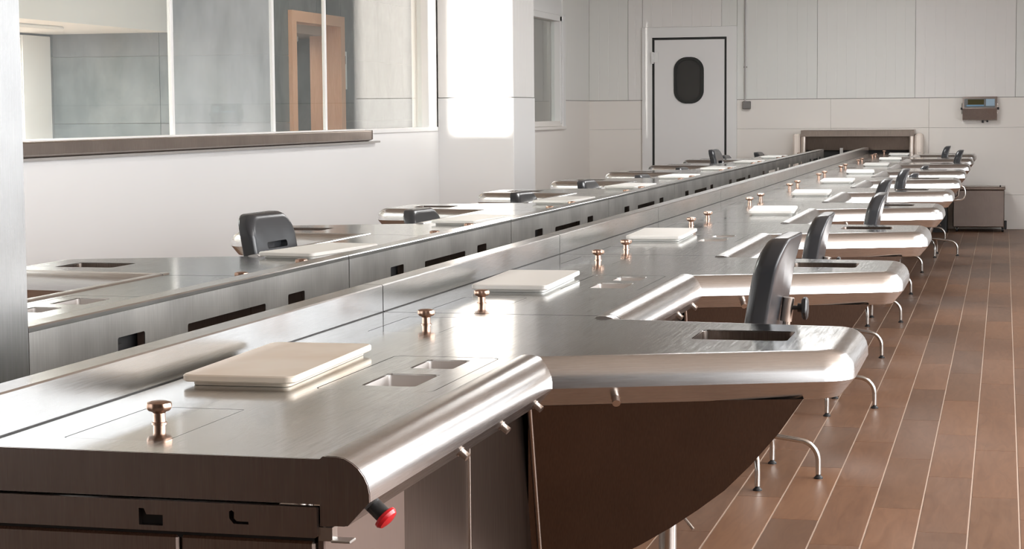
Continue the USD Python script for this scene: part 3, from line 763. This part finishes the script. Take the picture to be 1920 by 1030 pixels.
def build_stool(cls, top, lean=1.0):
    sz = top - 0.40                                   # seat height
    obj("backrest", backrest(top), M_SEAT, cls, smooth=40)
    obj("backrest_post", [tube([(0.15, 0, sz - 0.05), (0.25, 0, sz - 0.06), (0.29, 0, sz - 0.035), (0.30, 0, sz + 0.04), (0.318, 0, top - 0.19)], 0.010, 10),
                          cyl((0.312, 0, top - 0.225), (0.12, 0, 1), 0.0155, 0.062, 14)], M_BOLT, cls)
    ck = obj("clamp_knob", [cyl((0.325, 0, top - 0.19), (1, 0, 0), 0.006, 0.030, 10), cyl((0.343, 0, top - 0.19), (1, 0, 0), 0.012, 0.014, 12)], M_BLACK, cls)
    disc = lathe([(0, 0), (0.024, 0), (0.029, 0.004), (0.029, 0.011), (0.024, 0.015), (0, 0.016)], 20)
    v = disc.vertices; a = np.arctan2(v[:, 1], v[:, 0]); v[:, :2] *= (1 + 0.09 * np.cos(5 * a))[:, None]
    disc.apply_transform(trimesh.transformations.rotation_matrix(math.pi / 2, (0, 1, 0))); disc.apply_translation((0.354, 0, top - 0.19))
    obj("grip", disc, M_BLACK, ck)
    # seat: saddle pad
    out = np.array(rrect(0.045, 0.265, -0.19, 0.19, 0.10, 8).exterior.coords)[:-1]
    rr = []
    for s, z in ((0.02, -0.03), (0.8, -0.03), (0.95, -0.024), (1.0, -0.008), (1.0, 0.008), (0.95, 0.024), (0.8, 0.028), (0.4, 0.020), (0.02, 0.018)):
        rr.append(np.c_[(out - (0.155, 0)) * s + (0.155, 0), np.full(len(out), z + sz)])
    obj("seat", strip(rr, closed=True), M_SEAT, cls, smooth=50)
    obj("seat_plate", bx(-0.03 + 0.09 * lean, 0.22, -0.07, 0.07, sz - 0.058, sz - 0.03), M_BLACK, cls)
    obj("column", [tube([(0, 0, 0.13), (0.03 * lean, 0, 0.23), (0.06 * lean, 0, 0.33)], 0.024, 16), tube([(0.058 * lean, 0, 0.325), (0.09 * lean, 0, 0.43), (0.14 * lean, 0, sz - 0.05)], 0.0155, 14)], M_TUBE, cls)
    obj("lift_lever", tube([(0.06 * lean, 0.0, 0.325), (0.06 * lean + 0.03, -0.01, 0.335), (0.06 * lean + 0.075, -0.03, 0.29)], 0.0045, 8), M_TUBE, cls)
    obj("hub", lathe([(0, 0.125), (0.03, 0.125), (0.036, 0.135), (0.036, 0.185), (0.03, 0.195), (0, 0.195)], 20), M_TUBE, cls)
    for i in range(5):
        a = i * 2 * math.pi / 5
        u = np.array([math.cos(a), math.sin(a), 0])
        pts = [u * 0.03 + (0, 0, 0.165), u * 0.12 + (0, 0, 0.158), u * 0.205 + (0, 0, 0.146)]
        for t in np.linspace(0.15, 1, 8):
            th = t * math.pi / 2 * 0.98
            pts.append(u * (0.215 + 0.075 * math.sin(th)) + (0, 0, 0.068 + 0.076 * math.cos(th)))
        pts.append(u * 0.291 + (0, 0, 0.016))
        l = obj("leg", tube(pts, 0.0105, 12), M_TUBE, cls)
        obj("foot", lathe([(0, 0), (0.017, 0), (0.017, 0.005), (0.009, 0.012), (0.009, 0.02), (0, 0.02)], 16).apply_translation(u * 0.291), M_BLACK, l)


SC = {}
for nm_, t in (("tall", 1.07), ("mid", 1.005), ("low", 0.915), ("lowest", 0.885)):
    SC[nm_] = klass("stool_%s_class" % nm_); build_stool(SC[nm_], t, 0.0 if nm_ == 'tall' else 1.0)
RS = [(-0.855, 5.02, "tall", -1, "grey work stool just behind the nearest arm of the right-hand row"),
      (-0.955, 7.285, "mid", 1, "grey work stool between the second and third arms of the right-hand row"),
      (-0.86, 9.08, "mid", 1, "grey work stool between the third and fourth arms of the right-hand row"),
      (-0.94, 10.95, "mid", 1, "grey work stool between the fourth and fifth arms of the right-hand row"),
      (-0.93, 12.82, "mid", 1, "grey work stool between the fifth and sixth arms of the right-hand row"),
      (-0.955, 14.80, "low", 0, "grey work stool between the sixth and seventh arms of the right-hand row"),
      (-0.955, 16.80, "low", 0, "grey work stool between the seventh and eighth arms of the right-hand row"),
      (-0.705, 18.80, "mid", 0, "black backrest stool furthest right near the end of the right-hand row"),
      (-0.88, 20.85, "mid", 0, "black backrest stool at the far end of the right-hand row")]
for x, y, cn, a, lab in RS:
    thing("work_stool", lab, "stool", (x, y, 0), a, "work stools along the right-hand row", ref=SC[cn].GetPath())
LS = [(-2.80, 7.14, "mid", "grey work stool with slotted backrest standing tallest behind the left-hand row"),
      (-2.80, 9.26, "low", "low work stool behind the third station of the left-hand row"),
      (-2.785, 11.33, "low", "low work stool behind the fourth station of the left-hand row"),
      (-2.80, 13.28, "low", "low work stool behind the fifth station of the left-hand row"),
      (-2.785, 15.36, "lowest", "work stool barely showing behind the sixth station of the left-hand row"),
      (-2.785, 17.35, "lowest", "work stool barely showing behind the seventh station of the left-hand row"),
      (-2.785, 19.35, "mid", "dark work stool in front of the white swing door, left-hand row"),
      (-2.87, 20.75, "low", "dark work stool at the right edge of the white swing door"),
      (-2.70, 22.30, "low", "dark work stool at the far end of the left-hand row")]
for x, y, cn, lab in LS:
    thing("work_stool", lab, "stool", (x + 0.27, y, 0), 177, "work stools along the left-hand row", ref=SC[cn].GetPath())

# ------------------------------------------------------------------ things at the back wall
hx0, hx1, hy = -2.385, -0.905, 22.72
hh = thing("conveyor_hatch", "steel conveyor hatch hood low on the far wall between the rows", "hatch", (-1.645, hy, 0))
W2_ = (hx1 - hx0) / 2
obj("top_beam", ext(Polygon([(-0.05, 1.085), (-0.05, 1.148), (-0.035, 1.158), (0.318, 1.158), (0.318, 1.085)]), 2 * W2_ - 0.19, "x", -W2_ + 0.095), M_PANEL, hh, smooth=False)
for s in (-1, 1):
    obj("jamb", cbx(s * (W2_ - 0.042) - 0.042, s * (W2_ - 0.042) + 0.042, -0.03, 0.318, 0.50, 1.115, 0.02), plain("jamb_plastic_%d" % (s + 1), (0.92, 0.81, 0.72), 0.4), hh)
    obj("guide_post", cyl((s * (W2_ - 0.125), -0.02, 0.55), (0, 0, 1), 0.03, 0.535, 14), M_BOLT, hh)
obj("hood_back", bx(-W2_ + 0.09, W2_ - 0.09, 0.06, 0.07, 0.925, 1.085), M_SKIRT_SHADED, hh)
obj("dark_opening", bx(-W2_ + 0.09, W2_ - 0.09, 0.10, 0.11, 0.50, 0.93), M_DARK, hh)  # black sheet standing in for the unlit depth of the hatch
obj("stile", bx(-0.20, -0.165, 0.02, 0.06, 0.50, 0.95), M_REAR, hh)
obj("hood_side", [bx(-W2_ + 0.085, -W2_ + 0.095, 0.0, 0.318, 0.5, 1.085), bx(W2_ - 0.095, W2_ - 0.085, 0.0, 0.318, 0.5, 1.085)], M_PANEL, hh)

si = thing("weighing_indicator", "grey weighing display with blue keypad mounted on the far wall", "weighing display", (-0.273, YB - 0.006, 1.395))
T_ = lambda m: m
obj("housing", ext(Polygon([(-0.005, -0.14), (-0.09, -0.13), (-0.11, 0.0), (-0.075, 0.137), (-0.005, 0.137)]), 0.386, "x", -0.193), M_END, si, smooth=False)
al = math.atan2(0.035, 0.137)


def on_face(x0, x1, t0, t1, h):
    """a slab on the sloped upper face: t along the slope from its lower edge"""
    d = np.array([0, math.sin(al), math.cos(al)]); n = np.array([0, -math.cos(al), math.sin(al)])
    o = np.array([0, -0.11, 0.0])
    V = [o + np.array([x, 0, 0]) + d * t + n * k for k in (0, h) for x in (x0, x1) for t in (t0, t1)]
    return tm(m3.Manifold.hull_points(np.array(V, np.float32)))


obj("fascia", on_face(-0.175, 0.17, 0.012, 0.115, 0.002), plain("fascia_grey", (0.15, 0.16, 0.165), 0.4), si)
obj("screen", on_face(-0.135, 0.045, 0.048, 0.108, 0.004), plain("screen_olive", (0.07, 0.06, 0.018), 0.2), si)
obj("keypad", on_face(0.068, 0.165, 0.030, 0.112, 0.004), plain("keypad_blue", (0.36, 0.50, 0.62), 0.4), si)
obj("key_row", on_face(-0.15, 0.045, 0.028, 0.042, 0.004), plain("key_row_blue", (0.16, 0.36, 0.55), 0.4), si)
for s in (-1, 1):
    obj("side_knob", cyl((s * 0.193, -0.085, 0.0), (s, 0, 0), 0.014, 0.022, 14), M_BLACK, si)
obj("cable_gland", [cyl((0.035, -0.06, -0.135), (0, 0, -1), 0.011, 0.03, 12), cyl((0.085, -0.06, -0.135), (0, 0, -1), 0.011, 0.022, 12)], M_BLACK, si)
obj("wall_bracket", bx(-0.21, 0.21, -0.012, 0.0, -0.06, 0.06), M_TUBE, si)

cd = thing("cable_conduit", "thin grey cable conduit running down the far wall to a junction box", "conduit", (-2.985, YB - 0.006, 0))
obj("pipe", cyl((0, -0.012, 1.50), (0, 0, 1), 0.010, ZC - 1.50, 12), plain("conduit_grey", (0.50, 0.48, 0.47), 0.5), cd)
obj("clip", bx(-0.02, 0.02, -0.018, 0.003, 1.90, 1.915), M_SEAM, cd)
jb = thing("junction_box", "small dark grey square junction box right of the white swing door", "junction box", (-2.965, YB - 0.006, 1.455))
obj("box", cbx(-0.048, 0.048, -0.05, 0.0, -0.045, 0.048, 0.006), plain("box_grey", (0.20, 0.19, 0.18), 0.5), jb)
obj("lid", cbx(-0.042, 0.042, -0.056, -0.05, -0.039, 0.042, 0.002), plain("lid_grey", (0.23, 0.22, 0.21), 0.5), jb)

ct = thing("steel_trolley", "boxy brown steel trolley on castors against the far wall", "trolley", (-0.257, 22.72, 0))
obj("body", cbx(-0.293, 0.272, -0.22, 0.22, 0.055, 0.475, 0.008), M_END, ct)
obj("lid", cbx(-0.30, 0.28, -0.225, 0.225, 0.477, 0.512, 0.006), M_PANEL, ct)
for x in (-0.25, 0.255):
    for y in (-0.17, 0.17):
        w = obj("castor", cyl((x - 0.012, y, 0.027), (1, 0, 0), 0.027, 0.024, 16), M_BLACK, ct)
        obj("fork", bx(x - 0.018, x + 0.018, y - 0.012, y + 0.012, 0.030, 0.058), M_TUBE, w)
obj("bumper", cbx(0.272, 0.30, -0.21, -0.15, 0.03, 0.13, 0.006), M_BLACK, ct)
obj("lid_knob", cyl((0.225, -0.2, 0.512), (0, 0, 1), 0.008, 0.018, 10), M_BLACK, ct)
tb = thing("waste_bin", "dark plastic crate on the floor left of the steel trolley", "crate", (-0.70, 22.55, 0))
obj("crate_body", ext(rrect(-0.11, 0.09, -0.15, 0.15, 0.02) - rrect(-0.095, 0.075, -0.135, 0.135, 0.015), 0.36, "z", 0.012), M_BLACK, tb, smooth=30)
obj("crate_base", ext(rrect(-0.11, 0.09, -0.15, 0.15, 0.02), 0.012, "z", 0.0), M_BLACK, tb, smooth=30)
obj("crate_rim", ext(rrect(-0.12, 0.10, -0.16, 0.16, 0.02) - rrect(-0.095, 0.075, -0.135, 0.135, 0.015), 0.02, "z", 0.372), M_BLACK, tb, smooth=30)
pp = thing("bent_pipe", "thin bent pipe looping below an arm tip in front of the steel trolley", "pipe", (-0.283, 14.12, 0))
obj("pipe", tube([(-0.006, 0, 0.845), (0.012, 0, 0.835), (0.020, 0, 0.81), (0.021, 0, 0.78), (0.012, 0, 0.757), (-0.008, 0, 0.746), (-0.04, 0, 0.743), (-0.085, 0, 0.743), (-0.105, 0, 0.752), (-0.112, 0, 0.77), (-0.113, 0.0, 0.782)], 0.006, 10), M_TUBE, pp)
obj("flange", cyl((-0.009, 0, 0.846), (1, 0, 0), 0.012, 0.008, 12), M_BOLT, pp)
